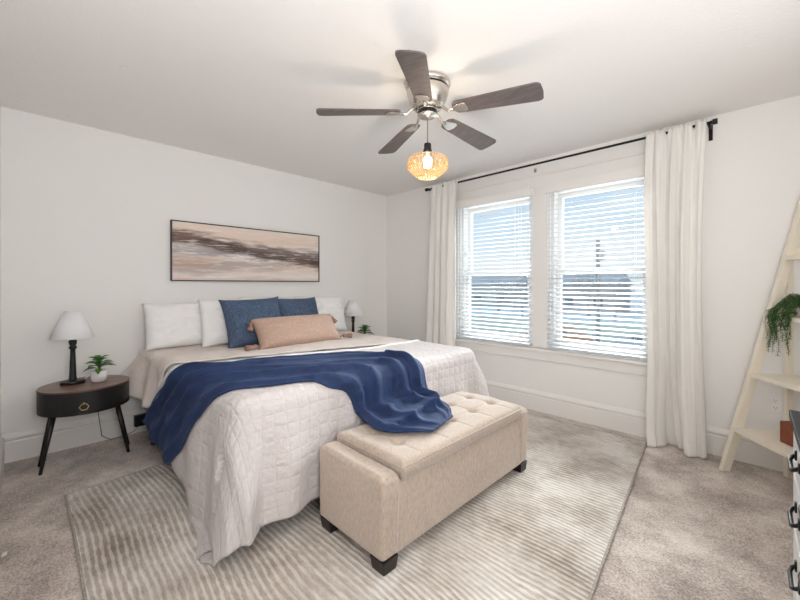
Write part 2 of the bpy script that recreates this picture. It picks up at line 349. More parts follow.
def baseboard(side, p0, p1, nrm):
    """moulded skirting: profile swept from p0 to p1, nrm points into the room"""
    prof = [(0, 0), (.018, 0), (.018, .135), (.014, .145), (.020, .155), (.020, .168), (.012, .182), (.006, .192), (0, .194)]
    bm = bmesh.new(); pts = [(p0[0] + nrm[0] * d, p0[1] + nrm[1] * d, z) for d, z in prof]
    extrude_poly(bm, pts, (p1[0] - p0[0], p1[1] - p0[1], 0)); struct(link('baseboard_' + side, bm, 'trim'))
baseboard('west', (0, S_), (0, 0), (1, 0)); baseboard('north', (.02, 0), (E_ - .02, 0), (0, -1))
baseboard('south', (.02, S_), (E_ - .02, S_), (0, 1)); baseboard('east', (E_, S_), (E_, 0), (-1, 0))
# window casing: side boards, mullion board, head board with cap, stool and apron
bm = bmesh.new()
for a, b_ in ((1.10, 1.205), (2.098, 2.235), (3.085, 3.19)): bx(bm, a, b_, -.022, 0, .62, 2.15)
bx(bm, 1.10, 3.19, -.022, 0, 2.15, 2.27); bx(bm, 1.085, 3.205, -.032, 0, 2.27, 2.292)
struct(link('trim_1', bm, 'trim', bevel=.003))
bm = bmesh.new(); bx(bm, 1.07, 3.22, -.055, .02, .585, .612); bx(bm, 1.10, 3.19, -.022, 0, .497, .585)
struct(link('trim_2', bm, 'trim', bevel=.004))
for i, (a, b_) in enumerate(WIN):
    bm = bmesh.new()                                   # jamb liner and outer frame
    bx(bm, a, a + .03, .02, .17, WZ0, WZ1); bx(bm, b_ - .03, b_, .02, .17, WZ0, WZ1); bx(bm, a + .03, b_ - .03, .02, .17, WZ1 - .03, WZ1); bx(bm, a + .03, b_ - .03, .02, .17, WZ0, WZ0 + .03)
    fr = struct(link('window_%d' % (i + 1), bm, 'trim'))
    for nm, z0, z1, y in (('upper_sash', 1.33, WZ1 - .03, .12), ('lower_sash', WZ0 + .03, 1.375, .08)):
        bm = bmesh.new(); x0, x1 = a + .03, b_ - .03
        bx(bm, x0, x0 + .045, y - .018, y + .018, z0, z1); bx(bm, x1 - .045, x1, y - .018, y + .018, z0, z1)
        bx(bm, x0 + .045, x1 - .045, y - .018, y + .018, z0, z0 + .045); bx(bm, x0 + .045, x1 - .045, y - .018, y + .018, z1 - .045, z1)
        sh = link(nm, bm, 'trim', fr); box('pane', 'glass', (x0 + .045, x1 - .045, y - .003, y + .003, z0 + .045, z1 - .045), sh)

# ------------------------------------------------------------------ outdoors (upper-storey view)
GZ = -3.2
struct(box('ground', 'snow', (-150, 120, 1.0, 260, GZ - .1, GZ)))
struct(box('street', 'road', (-120, 100, 11, 20, GZ, GZ + .03)))
struct(box('lawn', 'grass', (-120, 100, 26, 42, GZ, GZ + .04)))
def house(x, y, w_, d, h, m, label, rh=2.6):
    t_ = thing('house', label, 'house', (x, y, GZ), 0)
    box('wall', m, (-w_ / 2, w_ / 2, 0, d, 0, h), t_)
    bm = bmesh.new(); extrude_poly(bm, [(-w_ / 2 - .4, -.4, h), (-w_ / 2 - .4, d + .4, h), (-w_ / 2 - .4, d / 2, h + rh)], (w_ + .8, 0, 0)); link('roof', bm, 'roof', t_)
    for k in range(3):
        for z in (1.2, 3.9):
            if z + 1.2 < h: box('window', 'cardark', (-w_ / 2 + w_ * (k + .35) / 3, -w_ / 2 + w_ * (k + .65) / 3, -.03, .02, z, z + 1.2), t_)
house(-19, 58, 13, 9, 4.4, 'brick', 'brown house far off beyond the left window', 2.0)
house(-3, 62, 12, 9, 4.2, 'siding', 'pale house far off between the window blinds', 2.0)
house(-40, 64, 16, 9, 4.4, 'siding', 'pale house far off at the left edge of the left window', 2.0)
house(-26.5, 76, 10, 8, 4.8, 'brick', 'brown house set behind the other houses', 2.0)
def tree(x, y, h, seed, label):
    rg = random.Random(seed); bm = bmesh.new()
    def grow(p, d, ln, r, depth):
        q = p + d * ln; tube(bm, [p, q], [r, r * .65], 5, False)
        if depth == 0: return
        for _ in range(3 if depth > 1 else 4):
            nd = (d + Vector((rg.uniform(-.8, .8), rg.uniform(-.8, .8), rg.uniform(-.1, .5)))).normalized(); grow(p + d * ln * rg.uniform(.6, 1), nd, ln * rg.uniform(.55, .8), r * .55, depth - 1)
    grow(Vector((0, 0, 0)), Vector((0, 0, 1)), h * .3, h * .03, 5)
    o = link('bare_tree', bm, 'bark', loc=(x, y, GZ)); tag(o, label, 'tree')
tp = [(-43, 50, 9, 'bare winter tree outside at the far left of the left window'), (-34, 47, 8, 'bare tree outside, second from the left behind the left blind'), (-27, 50, 9, 'bare tree outside in front of the brown house'),
      (-21, 46, 7.5, 'bare tree outside just left of the middle trim post'), (-13.5, 50, 8.5, 'bare tree outside at the left edge of the right window'), (-9.5, 47, 7, 'bare tree outside, left of the utility pole'), (-3.5, 52, 8, 'bare tree outside, right of the utility pole'), (2.5, 47, 6.5, 'bare tree outside nearest the right curtain')]
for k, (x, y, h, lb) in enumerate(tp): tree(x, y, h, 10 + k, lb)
t_ = thing('utility_pole', 'wooden utility pole standing outside the right window', 'pole', (-4.04, 22.4, GZ))
bm = bmesh.new(); tube(bm, [(0, 0, 0), (0, 0, 7.3)], [.13, .11], 10); link('post', bm, 'pole', t_)
bm = bmesh.new(); tube(bm, [(.25, -.12, 6.0), (.25, -.12, 6.6)], .16, 10); link('transformer', bm, 'siding', t_)
def car(x, y, m, label, rz=0):
    t_ = thing('car', label, 'car', (x, y, GZ + .03), rz)
    bm = bmesh.new(); extrude_poly(bm, [(-2.1, -.85, .3), (2.1, -.85, .3), (2.15, -.85, .75), (1.3, -.85, .95), (.7, -.85, 1.42), (-1.0, -.85, 1.42), (-1.7, -.85, .98), (-2.15, -.85, .9)], (0, 1.7, 0)); link('body', bm, m, t_, bevel=.08)
    bm = bmesh.new(); extrude_poly(bm, [(1.05, -.87, .98), (.6, -.87, 1.34), (-.95, -.87, 1.34), (-1.4, -.87, .98)], (0, 1.74, 0)); link('windows', bm, 'cardark', t_)
    for a in (-1.3, 1.3):
        for s_ in (-.88, .7): bm = bmesh.new(); tube(bm, [(a, s_, .33), (a, s_ + .18, .33)], .33, 16); link('wheel', bm, 'tyre', t_)
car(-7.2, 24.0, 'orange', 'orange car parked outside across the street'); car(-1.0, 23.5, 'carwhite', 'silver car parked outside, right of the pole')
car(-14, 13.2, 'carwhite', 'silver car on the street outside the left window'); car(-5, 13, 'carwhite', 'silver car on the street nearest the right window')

# ------------------------------------------------------------------ blinds
def blind(a, b_, label, cordx):
    t_ = thing('window_blind', label, 'blind', ((a + b_) / 2, -.03, .615)); w_ = (b_ - a) / 2
    H_ = 2.165 - .615
    bm = bmesh.new(); bx(bm, -w_ - .006, w_ + .006, -.045, -.035, H_ - .085, H_); bx(bm, -w_ - .006, -w_ + .004, -.035, 0, H_ - .085, H_); bx(bm, w_ - .004, w_ + .006, -.035, 0, H_ - .085, H_)
    link('valance', bm, 'trim', t_, bevel=.002)
    box('head_rail', 'blind', (-w_ + .006, w_ - .006, -.033, -.002, H_ - .045, H_ - .003), t_)
    bm = bmesh.new(); n_ = 33; z = .045; st = (H_ - .095 - z) / n_; ta = R(13)
    for k in range(n_):
        zc = z + st * (k + .5); prev = None
        for q in range(5):                             # slightly crowned slat, room edge lower
            f = (q / 4 - .5); yy = -.012 + f * .046 * math.cos(ta); zz = zc + f * .046 * math.sin(ta) + .0016 * (1 - 4 * f * f)
            ring = [bm.verts.new((-w_ + .008, yy, zz)), bm.verts.new((w_ - .008, yy, zz)), bm.verts.new((w_ - .008, yy, zz - .0026)), bm.verts.new((-w_ + .008, yy, zz - .0026))]
            if prev:
                for i in range(4): bm.faces.new((prev[i], prev[(i + 1) % 4], ring[(i + 1) % 4], ring[i]))
            else: bm.faces.new(ring)
            prev = ring
        bm.faces.new(prev[::-1])
    link('slats', bm, 'blind', t_)
    box('bottom_rail', 'blind', (-w_ + .008, w_ - .008, -.035, .011, 0.012, .034), t_, bevel=.003)
    for xx in (-w_ * .72, w_ * .72):
        for yy in (-.0385, .0135): bm = bmesh.new(); tube(bm, [(xx, yy, .03), (xx, yy, H_ - .06)], .0013, 5); link('ladder_cord', bm, 'plastic', t_)
    bm = bmesh.new(); tube(bm, [(cordx, -.041, .75), (cordx, -.041, H_ - .08)], .003, 6); link('tilt_wand', bm, 'plastic', t_)
blind(1.212, 2.094, 'white slatted blind over the left window, nearer the bed', .28)
blind(2.242, 3.078, 'white slatted blind over the right window, beside the long curtain', -.30)
o = bpy.data.objects.new('trim_hook', None)
bm = bmesh.new(); bx(bm, -.012, .012, -.004, 0, -.02, .02); tube(bm, [(0, -.004, .01), (0, -.02, .006), (0, -.026, .016)], .003, 6)
o = link('wall_hook', bm, 'nickel', loc=(2.11, -.034, 2.305 - .01)); tag(o, 'tiny metal hook on the trim above the windows', 'hook'); o.location = (2.11, 0, 2.335)

# ------------------------------------------------------------------ curtain rod and curtains
RY, RZ = -.10, 2.365
t_ = thing('curtain_rod', 'long black curtain rod spanning both windows under the ceiling', 'curtain rod', (0, 0, 0))
bm = bmesh.new(); tube(bm, [(.83, RY, RZ), (3.43, RY, RZ)], .0095, 12); link('rod', bm, 'blackmetal', t_)
for x, d in ((.83, -1), (3.43, 1)):
    bm = bmesh.new(); tube(bm, [(x, RY, RZ), (x + d * .012, RY, RZ), (x + d * .014, RY, RZ), (x + d * .04, RY, RZ)], [.012, .012, .019, .019], 14); link('finial', bm, 'blackmetal', t_)
for x in (.855, 3.425):
    bm = bmesh.new(); 
    if True: bx(bm, x - .012, x + .012, -.006, -.001, RZ - .10, RZ + .015)
    else: bx(bm, x - .01, x + .01, -.006, -.001, RZ - .03, RZ + .015)
    bx(bm, x - .008, x + .008, RY - .0, -.004, RZ - .022, RZ - .010); bx(bm, x - .008, x + .008, RY - .014, RY - .010, RZ - .022, RZ + .004); bx(bm, x - .008, x + .008, RY - .014, RY, RZ - .022, RZ - .010)
    link('bracket', bm, 'blackmetal', t_, bevel=.002)
def curtain(name, x0, x1, label, folds, seed, bottom, puddle, gaps):
    """x0/x1 functions of height; a pleated linen panel hung from hidden tabs, rod showing at the gaps"""
    NU, NZ = 170, 110; P = []; UV = []
    for i in range(NU + 1):
        u = i / NU; row = []; ur = []
        g = max(math.exp(-((u - c_) / .028) ** 2) for c_ in gaps)
        for j in range(NZ + 1):
            v = j / NZ                                  # 0 bottom, 1 top
            top = RZ + .024 + .006 * fnoise(u * 20, seed) - .060 * g
            z = bottom + (top - bottom) * v
            a, b_ = x0(v), x1(v)
            w1 = fnoise(u * 4 + seed, v * .7, 1); w2 = fnoise(u * 11 + seed, v * 2.2, 5); w3 = fnoise(u * 26, v * 1.2 + seed, 2)
            ph = u * 2 * PI * folds + w1 * 3.2
            hd = max(0, (v - .86) / .14) ** 1.5          # tight gathers at the header
            amp = (.019 + .006 * (1 - v)) * (.55 + .9 * abs(fnoise(u * 3.3 + seed, v * .8, 9)) + .35)
            y = RY - .016 - amp - amp * math.sin(ph) - .010 * w2 * (1 - v) - .005 * w3
            y = y * (1 - hd * .7) + hd * .7 * (RY - .024 - .012 * math.sin(u * 2 * PI * folds * 2.3 + w1 * 2))
            x = a + (b_ - a) * u + .012 * w2 * (1 - v * .6) + .010 * math.sin(ph * 2 + 1) * (1 - v)
            if puddle:
                cl = math.exp(-((u - .44) / .15) ** 2) * max(0, 1 - v / .30) ** .7; y += .085 * cl
                side = math.tanh((u - .44) / .10); low = max(0, 1 - v / .24); x += .035 * low * side * math.exp(-((u - .44) / .25) ** 2)
                y -= .020 * low * (1 - cl) * math.sin(PI * min(1, abs(u - .44) / .5)); x += .030 * max(0, 1 - v / .10) * (1 - u)
                if v < .075:
                    k = 1 - v / .075; y -= .035 * k * (1 - cl) * (.6 + .4 * math.sin(u * 9 + 1)); z = max(.006, z * .55 + .004 + .012 * (1 + math.sin(u * 27 + 3 * w1)) * k * (1 - k) * 3)
            row.append((x, min(y, -.026), z)); ur.append((u * .9, v * 2.4))
        P.append(row); UV.append(ur)
    o = sheet(name, P, 'curtain', thick=.0012, uv=UV); tag(o, label, 'curtain'); return o
lerp = lambda a, b_, t: a + (b_ - a) * t
curtain('curtain', lambda v: lerp(3.045, 3.052, v) + .012 * math.sin(v * 6), lambda v: lerp(3.41, 3.415, v) - .030 * math.sin(v * PI) , 'long sheer white curtain pooling on the carpet right of the windows', 4.6, 3, .008, True, (.0, .37, .80))
curtain('curtain', lambda v: lerp(.82, .880, v), lambda v: lerp(1.25, 1.29, v) + .01 * math.sin(v * 5), 'sheer white curtain left of the windows, behind the bed', 4.2, 11, .014, False, (.05, .48, .93))

# ------------------------------------------------------------------ rug
def rug():
    C4 = [(.850, -3.335), (3.37, -3.42), (3.055, -.125), (.60, -.27)]; NN = 40; P = []; UVs = []
    bm = bmesh.new(); top = []
    for i in range(NN + 1):
        row = []
        for j in range(NN + 1):
            u, v = i / NN, j / NN
            x = (1 - v) * lerp(C4[0][0], C4[1][0], u) + v * lerp(C4[3][0], C4[2][0], u); y = (1 - v) * lerp(C4[0][1], C4[1][1], u) + v * lerp(C4[3][1], C4[2][1], u)
            y += .035 * math.sin(u * PI) * (1 - v) ** 2
            row.append(bm.verts.new((x, y, .011 + .002 * fnoise(x * 2, y * 2))))
        top.append(row)
    for i in range(NN):
        for j in range(NN): bm.faces.new((top[i][j], top[i + 1][j], top[i + 1][j + 1], top[i][j + 1]))
    ring = [top[i][0] for i in range(NN)] + [top[NN][j] for j in range(NN)] + [top[i][NN] for i in range(NN, 0, -1)] + [top[0][j] for j in range(NN, 0, -1)]
    pts = [v.co.copy() for v in ring]
    low = [bm.verts.new((v.co.x, v.co.y, .001)) for v in ring]
    for k in range(len(ring)): bm.faces.new((ring[k], low[k], low[(k + 1) % len(ring)], ring[(k + 1) % len(ring)]))
    t_ = thing('area_rug', 'large ribbed cream and taupe rug under the bed and bench', 'rug'); link('rug_pile', bm, 'rug', t_, smooth=False)
    bm = bmesh.new(); pts = [Vector((p.x, p.y, .008)) for p in pts]; tube(bm, pts + [pts[0]], .0065, 8, False); link('binding', bm, 'rugbind', t_, smooth=True)
rug()

# ------------------------------------------------------------------ bed
BX1, BY0, BY1, BZ = 2.045, -2.845, -0.885, 0.70
CR = 0.10; ER = 0.07
def drape(s, t, off=0.0, flare=0.06, fold=0.0, bench=False, floor=0.024):
    """flat cloth coordinates (s along the bed, t across it) -> point on the bed top or down its sides"""
    x1 = BX1 - CR; y0 = BY0 + CR; y1 = BY1 - CR
    qx = min(s, x1); qy = min(max(t, y0), y1)
    dx, dy = s - qx, t - qy; d = math.hypot(dx, dy)
    if d < 1e-6: return (s, t, BZ + off)
    ux, uy = dx / d, dy / d; flat = CR - ER; arc = ER * PI / 2
    if d < flat: r = d; drop = 0; nr, nz_2 = 0, 1
    elif d < flat + arc:
        a = (d - flat) / ER; r = flat + ER * math.sin(a); drop = ER * (1 - math.cos(a)); nr, nz_2 = math.sin(a), math.cos(a)
    else:
        h = d - flat - arc; r = CR + h * flare; drop = ER + h; nr, nz_2 = 1, 0
        corner = min(abs(ux), abs(uy)) * 1.414; r += h * (.22 if uy < 0 else .38) * corner + fold * min(1, h / .25)
    r += nr * off; z = BZ - drop + nz_2 * off
    if bench and ux > .7:
        zb = .478 + off; k = .018; e_ = (z - zb) / k       # soft bend where cloth meets the bench
        zs = z if e_ > 20 else (zb + k * math.log1p(math.exp(e_))); r += (zs - z) - off * .6 * min(1, max(0, (zs - z) / .1)); z = zs
    if z < floor: r += (floor - z) * .5; z = floor
    return (qx + ux * r, qy + uy * r, z)
t_ = thing('bed', 'king bed with a grey upholstered base on black legs against the wall', 'bed')
box('base', 'frame_grey', (.03, 1.98, -2.80, -.93, .20, .40), t_, bevel=.02)
box('mattress', 'pillow', (.03, 2.0, -2.815, -.915, .40, .675), t_, bevel=.05, seg=4)
for x, y in ((.37, -2.80), (.37, -.93), (1.90, -2.72), (1.90, -.98), (1.15, -1.86)):
    bm = bmesh.new(); zf = 0 if x < .6 else .013; lathe(bm, [(.026, zf), (.026, zf + .01), (.018, zf + .03), (.024, .20)], 12, cx=x, cy=y); link('leg', bm, 'black', t_)

# blush comforter over mattress, hem hanging short at the head end
def grid_cloth(name, near, far, NU, NV, m, offf, thick, sub=0, drapef=drape, **k):
    """near/far: [(u,(s,t))] curves; rows run u, columns from near to far"""
    P = []; UV = []
    for i in range(NU + 1):
        u = i / NU; a = interp(near, u); b_ = interp(far, u); row = []; ur = []
        for j in range(NV + 1):
            v = j / NV; s = lerp(a[0], b_[0], v); t = lerp(a[1], b_[1], v); row.append(offf(s, t, u, v)); ur.append((s, t))
        P.append(row); UV.append(ur)
    return sheet(name, P, m, thick=thick, uv=UV, sub=sub, **k)
def f_comf(s, t, u, v):
    off = -.010 + .006 * fnoise(s * 4, t * 4, 2) + .006 * fnoise(s * 11, t * 9, 3)
    side = max(0, -2.80 - t) + max(0, t + .92)
    fold = .018 * math.sin(s * 26 + 2.5 * fnoise(s * 3, t * 2)) + .01
    return drape(s, t, off + .008 * min(1, side * 6) * math.sin(s * 19 + t * 5), flare=.04 + .8 * math.exp(-(s / .4) ** 2) * (t < -2), fold=fold)
near = [(0, (.02, -3.03)), (.25, (.25, -3.10)), (.6, (.60, -3.16)), (1, (.78, -3.08))]
far = [(0, (.02, -.62)), (.35, (.5, -.58)), (1, (1.50, -.56))]
o = grid_cloth('comforter', near, far, 90, 150, 'linen', f_comf, .010); tag(o, 'soft blush beige comforter across the mattress near the pillows', 'comforter')
# quilt
def q_shape(s, t):
    off = .004 + .006 * fnoise(s * 5, t * 5, 9) + .003 * fnoise(s * 14, t * 14, 4)
    fold = .010 * math.sin(t * 15 + 1.4) + .006 * math.sin(t * 31)
    if t < BY0 + CR and s < BX1 - CR: fold = .012 + .012 * math.sin(s * 17)
    if s > BX1 - CR and t < -2.15: fold += .030 * math.exp(-((t + 2.62) / .10) ** 2) - .012 * math.exp(-((t + 2.45) / .07) ** 2)
    if s > BX1 - CR and -2.4 < t < -1.1: fold = min(fold, .012)
    if s > BX1 - CR and t < BY0 + CR:
        ang = math.atan2(t - (BY0 + CR), s - (BX1 - CR)); fold += .010 * math.sin(ang * 5.2 + 9.37) * min(1, math.hypot(s - BX1, t - BY0) / .4)
    k = min(1, max(0, (s - (BX1 - CR)) / .15)); return off, fold, .05 - .015 * k
def f_quilt(s, t, u, v):
    off, fold, fl = q_shape(s, t); off -= .016 * max(0, 1 - u / .025); x, y, z = drape(s, t, off, flare=fl, fold=fold)
    if -2.52 < y < -1.12 and z < .46: x = min(x, 2.106)
    return (x, y, z)
near = [(0, (.58, -3.16)), (.35, (1.19, -3.34)), (.65, (1.62, -3.46)), (1, (2.06, -3.62))]
far = [(0, (1.40, -.30)), (1, (2.55, -.36))]
def quilt():
    head = [(0, (.58, -3.16)), (.10, (.88, -2.93)), (.20, (1.14, -2.70)), (.36, (1.19, -2.30)), (.5, (1.31, -1.90)), (.64, (1.42, -1.50)), (.84, (1.40, -.75)), (1, (1.36, -.32))]
    foot = [(0, (1.94, -3.65)), (.06, (2.24, -3.46)), (.13, (2.53, -3.08)), (.19, (2.60, -2.82)), (.30, (2.60, -2.45)), (.5, (2.58, -1.90)), (.84, (2.56, -.78)), (.93, (2.50, -.50)), (1, (2.34, -.34))]
    NU, NV = 230, 130; P = []; UV = []
    for i in range(NU + 1):
        u = i / NU; a = interp(head, u); b_ = interp(foot, u); row = []; ur = []
        for j in range(NV + 1):
            v = j / NV; s, t = lerp(a[0], b_[0], v), lerp(a[1], b_[1], v); row.append(f_quilt(s, t, u, v)); ur.append((s, t))
        P.append(row); UV.append(ur)
    t_ = thing('quilt', 'white block stitched quilt over the bed, corner hanging to the rug', 'quilt')
    sheet('quilt_top', P, 'quilt', t_, thick=.009, uv=UV)
    bm = bmesh.new(); e_ = [Vector(r_[0]) for r_ in P]; tube(bm, [p + Vector((0, 0, .001)) for p in e_[2:-2]], .0105, 8); link('folded_edge', bm, 'pillow', t_, smooth=True)
quilt()
# throw blanket
def throw():
    A = [(0, (.50, -3.28)), (.08, (.78, -3.06)), (.16, (1.10, -2.83)), (.24, (1.26, -2.66)), (.34, (1.25, -2.43)), (.46, (1.35, -2.12)), (.58, (1.48, -1.82)), (.68, (1.70, -1.63)), (.78, (2.02, -1.60)), (.86, (2.26, -1.57)), (.91, (2.38, -1.65)), (.95, (2.50, -1.70)), (1, (2.62, -1.83))]
    B = [(0, (1.23, -3.35)), (.08, (1.49, -3.11)), (.16, (1.72, -2.91)), (.24, (1.87, -2.80)), (.34, (1.92, -2.66)), (.46, (1.98, -2.46)), (.58, (2.05, -2.35)), (.68, (2.10, -2.24)), (.78, (2.24, -2.20)), (.90, (2.50, -2.24)), (1, (2.67, -2.06))]
    # long folds: position across the throw at u = 0, .25, .5, .75, 1; height; half width
    RD = [((.05, .05, .06, .06, .05), .034, .042), ((.22, .19, .22, .18, .18), .060, .070), ((.47, .46, .48, .37, .34), .066, .072),
          ((.72, .70, .75, .74, .72), .062, .068), ((.95, .95, .95, .955, .96), .038, .040)]
    NU, NV = 230, 190; P = []; UV = []
    for i in range(NU + 1):
        u = i / NU; a = interp(A, u); b_ = interp(B, u); row = []; ur = []
        eu = min(1, u / .03, (1 - u) / .10)
        for j in range(NV + 1):
            v = j / NV; ev = min(1, min(v, 1 - v) * 14); edge = ev * (.35 + .65 * eu)
            q = v + (.05 * fnoise(u * 3.2, v * 1.8, 7) + .012 * fnoise(u * 12, v * 5, 8)) * ev
            q = min(1, max(0, q)); s, t = lerp(a[0], b_[0], q), lerp(a[1], b_[1], q)
            h = 0; warp_ = .030 * fnoise(u * 4.5, v * 1.5, 3) + .012 * fnoise(u * 11, v * 3, 6)
            for k, (cv, hh, wd) in enumerate(RD):
                c_ = interp([(0, (cv[0],)), (.25, (cv[1],)), (.5, (cv[2],)), (.75, (cv[3],)), (1, (cv[4],))], u)[0]
                g = (v + warp_ - c_) / wd; g = g * (1.5 if g > 0 else .8)
                h += hh * math.exp(-abs(g) ** 1.9) * (.65 + .8 * fnoise(u * 3 + k * 7, k * 3.1, 2)) * (.85 if u < .7 else 1.15)
            if u > .70:                                 # folds that swing round the end lying on the bench
                w_ = min(1, (u - .70) / .12)
                for cu, hh, wd, v0, v1 in ((.82, .030, .024, .25, .80), (.90, .044, .026, .16, .97), (.965, .036, .016, .0, .85)):
                    c_ = cu + .05 * (v - .5) ** 2 + .018 * fnoise(v * 4, cu * 30); m_ = max(0, min(1, (v - v0) / .12, (v1 - v) / .12)) if v0 > 0 else max(0, min(1, (v1 - v) / .12))
                    h += w_ * hh * math.exp(-abs((u - c_) / wd) ** 1.8) * m_
            h += .006 * max(0, fnoise(u * 14, v * 8, 30))
            o_, f_, fl = q_shape(s, t); off = .012 + edge * (eu if u > .5 else 1) * max(0, h) * .95 + max(o_, 0)
            p = drape(s, t, off, bench=True, flare=fl + .015, fold=f_ * (s < 2.3))
            row.append(p); ur.append((u * 2.4, v * .9))
        P.append(row); UV.append(ur)
    o = sheet('throw_blanket', P, 'throw', thick=.007, uv=UV); tag(o, 'rumpled navy blue throw draped across the bed foot onto the bench', 'blanket')
throw()

# ------------------------------------------------------------------ pillows
def pillow_bm(w_, h, th, ear=.06, puff=.55, seed=0, wr=.01, sagtop=0):
    bm = bmesh.new(); n_ = 36; lay = {}
    for side in (1, -1):
        for i in range(n_ + 1):
            for j in range(n_ + 1):
                if side == -1 and (i in (0, n_) or j in (0, n_)): lay[(side, i, j)] = lay[(1, i, j)]; continue
                u, v = i / n_ * 2 - 1, j / n_ * 2 - 1
                k = 1 - ear * (1 - abs(v) ** 3) * abs(u) ** 2; k2 = 1 - ear * (1 - abs(u) ** 3) * abs(v) ** 2
                x = u * w_ / 2 * k; y = v * h / 2 * k2
                body = max(0, (1 - u ** 4) * (1 - v ** 4)) ** puff
                z = side * (th / 2 * body + wr * fnoise(u * 2.2 + seed, v * 2.2, side + seed) * body + wr * .5 * fnoise(u * 6 + seed, v * 6, side) * body + .004 * (body > 0))
                y -= sagtop * (v > 0) * v * math.exp(-(u / .5) ** 2)
                lay[(side, i, j)] = bm.verts.new((x, y + h / 2, z))
        for i in range(n_):
            for j in range(n_):
                f = [lay[(side, i, j)], lay[(side, i + 1, j)], lay[(side, i + 1, j + 1)], lay[(side, i, j + 1)]]
                bm.faces.new(f if side == 1 else f[::-1])
    return bm
def place(o, base, lean, yaw=0, roll=0):
    """x axis of the pillow runs along the headboard wall, y up, z towards the foot; base = bottom centre"""
    m_ = Matrix(((0, 0, 1, 0), (1, 0, 0, 0), (0, 1, 0, 0), (0, 0, 0, 1)))
    o.matrix_world = Matrix.Translation(base) @ Matrix.Rotation(yaw, 4, 'Z') @ Matrix.Rotation(-lean, 4, 'Y') @ Matrix.Rotation(roll, 4, 'X') @ m_
def pillow(name, w_, h, th, m, base, lean, label, yaw=0, roll=0, group=None, cat='pillow', seam=True, **k):
    o = link(name, pillow_bm(w_, h, th, **k), m, smooth=True); tag(o, label, cat, group); place(o, base, lean, yaw, roll)
    return o
ZT = .70
g_ = 'white bed pillows'
pillow('bed_pillow', .60, .385, .15, 'pillow', (.235, -2.535, ZT), R(16), 'plain white pillow at the near end of the headboard wall', seed=1, ear=.04, group=g_, wr=.02)
pillow('bed_pillow', .60, .41, .15, 'pillow', (.385, -2.165, ZT), R(14), 'white pillow tucked half behind the large blue cushion', seed=5, ear=.05, yaw=R(-4), group=g_, wr=.02, roll=R(1))
pillow('bed_pillow', .74, .40, .14, 'pillow', (.145, -1.68, ZT + .002), R(6), 'white pillow upright behind the two blue cushions', seed=9, ear=.03, group=g_, wr=.015)
pillow('bed_pillow', .62, .41, .15, 'pillow', (.30, -1.215, ZT), R(14), 'white pillow at the far end, next to the far lamp', seed=13, ear=.06, group=g_, wr=.02)
pillow('throw_pillow', .54, .46, .17, 'denim', (.60, -2.07, ZT - .012), R(25), 'larger blue chambray square cushion in front', seed=21, ear=.10, yaw=R(-3), roll=R(2), puff=.6, cat='cushion', group='blue cushions')
pillow('throw_pillow', .50, .44, .16, 'denim', (.475, -1.57, ZT - .012), R(22), 'smaller looking blue chambray cushion behind the tan one', seed=27, ear=.09, yaw=R(3), puff=.6, cat='cushion', group='blue cushions')
t_ = thing('lumbar_pillow', 'long dusty tan lumbar cushion with tassels at its corners', 'cushion', (0, 0, 0))
lb = link('cover', pillow_bm(.84, .29, .17, ear=.07, seed=33, wr=.012, puff=.5), 'terracotta_cloth', smooth=True); place(lb, (.80, -1.76, ZT - .006), R(36), yaw=R(2)); mw = lb.matrix_world.copy(); lb.parent = t_; lb.matrix_world = mw
bpy.context.view_layer.update()
for sx_, py_, tip in ((-1, .0, (.03, -.13, .01)), (1, .0, (.03, .12, .012)), (-1, 1, (.055, -.035, -.075)), (1, 1, (.055, .03, -.07))):
    c0 = mw @ Vector((sx_ * .40, .01 + py_ * .27, 0)); d = Vector(tip)
    if py_ == 0: c0.z = max(c0.z, ZT + .02)
    bm = bmesh.new(); e1 = c0 + d * .25; e2 = c0 + d
    if py_ == 0: e2.z = ZT + .026; e1.z = ZT + .03
    tube(bm, [c0, e1], .006, 8); tube(bm, [e1, e1.lerp(e2, .15), e1.lerp(e2, .3), e1.lerp(e2, .65), e2], [.010, .019, .013, .021, .024], 14)
    link('tassel', bm, 'tassel', t_, smooth=True)

# ------------------------------------------------------------------ storage bench
bx0, bx1, by0, by1 = 2.125, 2.605, -2.47, -1.175; cx, cy = (bx0 + bx1) / 2, (by0 + by1) / 2
t_ = thing('storage_bench', 'beige tufted storage bench on dark block feet at the bed foot', 'bench', (cx, cy, .013)); hx, hy = (bx1 - bx0) / 2, (by1 - by0) / 2
def soft_box(name, d, m, parent, bev=.02, sub=None):
    return box(name, m, d, parent, bevel=bev, seg=4)
soft_box('chest', (-hx + .012, hx - .012, -hy + .08, hy - .08, .055, .365), 'bench', t_, .012)
for s_ in (-1, 1):
    bm = bmesh.new(); w0 = .103                          # end panel: outline in x-z, slightly bowed front
    out = [(-hx, .055), (-hx - .0, .385), (-hx + .012, .415), (hx - .018, .408), (hx + .004, .38), (hx + .002, .30), (hx - .008, .055)]
    ya, yb = (s_ * hy, s_ * (hy - w0)); extrude_poly(bm, [(x, ya, z) for x, z in out], (0, yb - ya, 0)); link('end_panel', bm, 'bench', t_, bevel=.024, seg=5)
    for fx in (-1, 1):
        bm = bmesh.new(); x_, y_ = fx * (hx - .05), s_ * (hy - .05)
        v_ = bx(bm, x_ - .044, x_ + .044, y_ - .044, y_ + .044, 0, .058)
        for q in v_[:4]: q.co.x = x_ + (q.co.x - x_) * .85; q.co.y = y_ + (q.co.y - y_) * .85
        link('foot', bm, 'darkfoot', t_, bevel=.003)
BUT = [(bx0 + .165 - cx, y - cy) for y in (-2.235, -2.025, -1.815, -1.605, -1.395)] + [(bx0 + .325 - cx, y - cy) for y in (-2.235, -2.025, -1.815, -1.605, -1.395)]
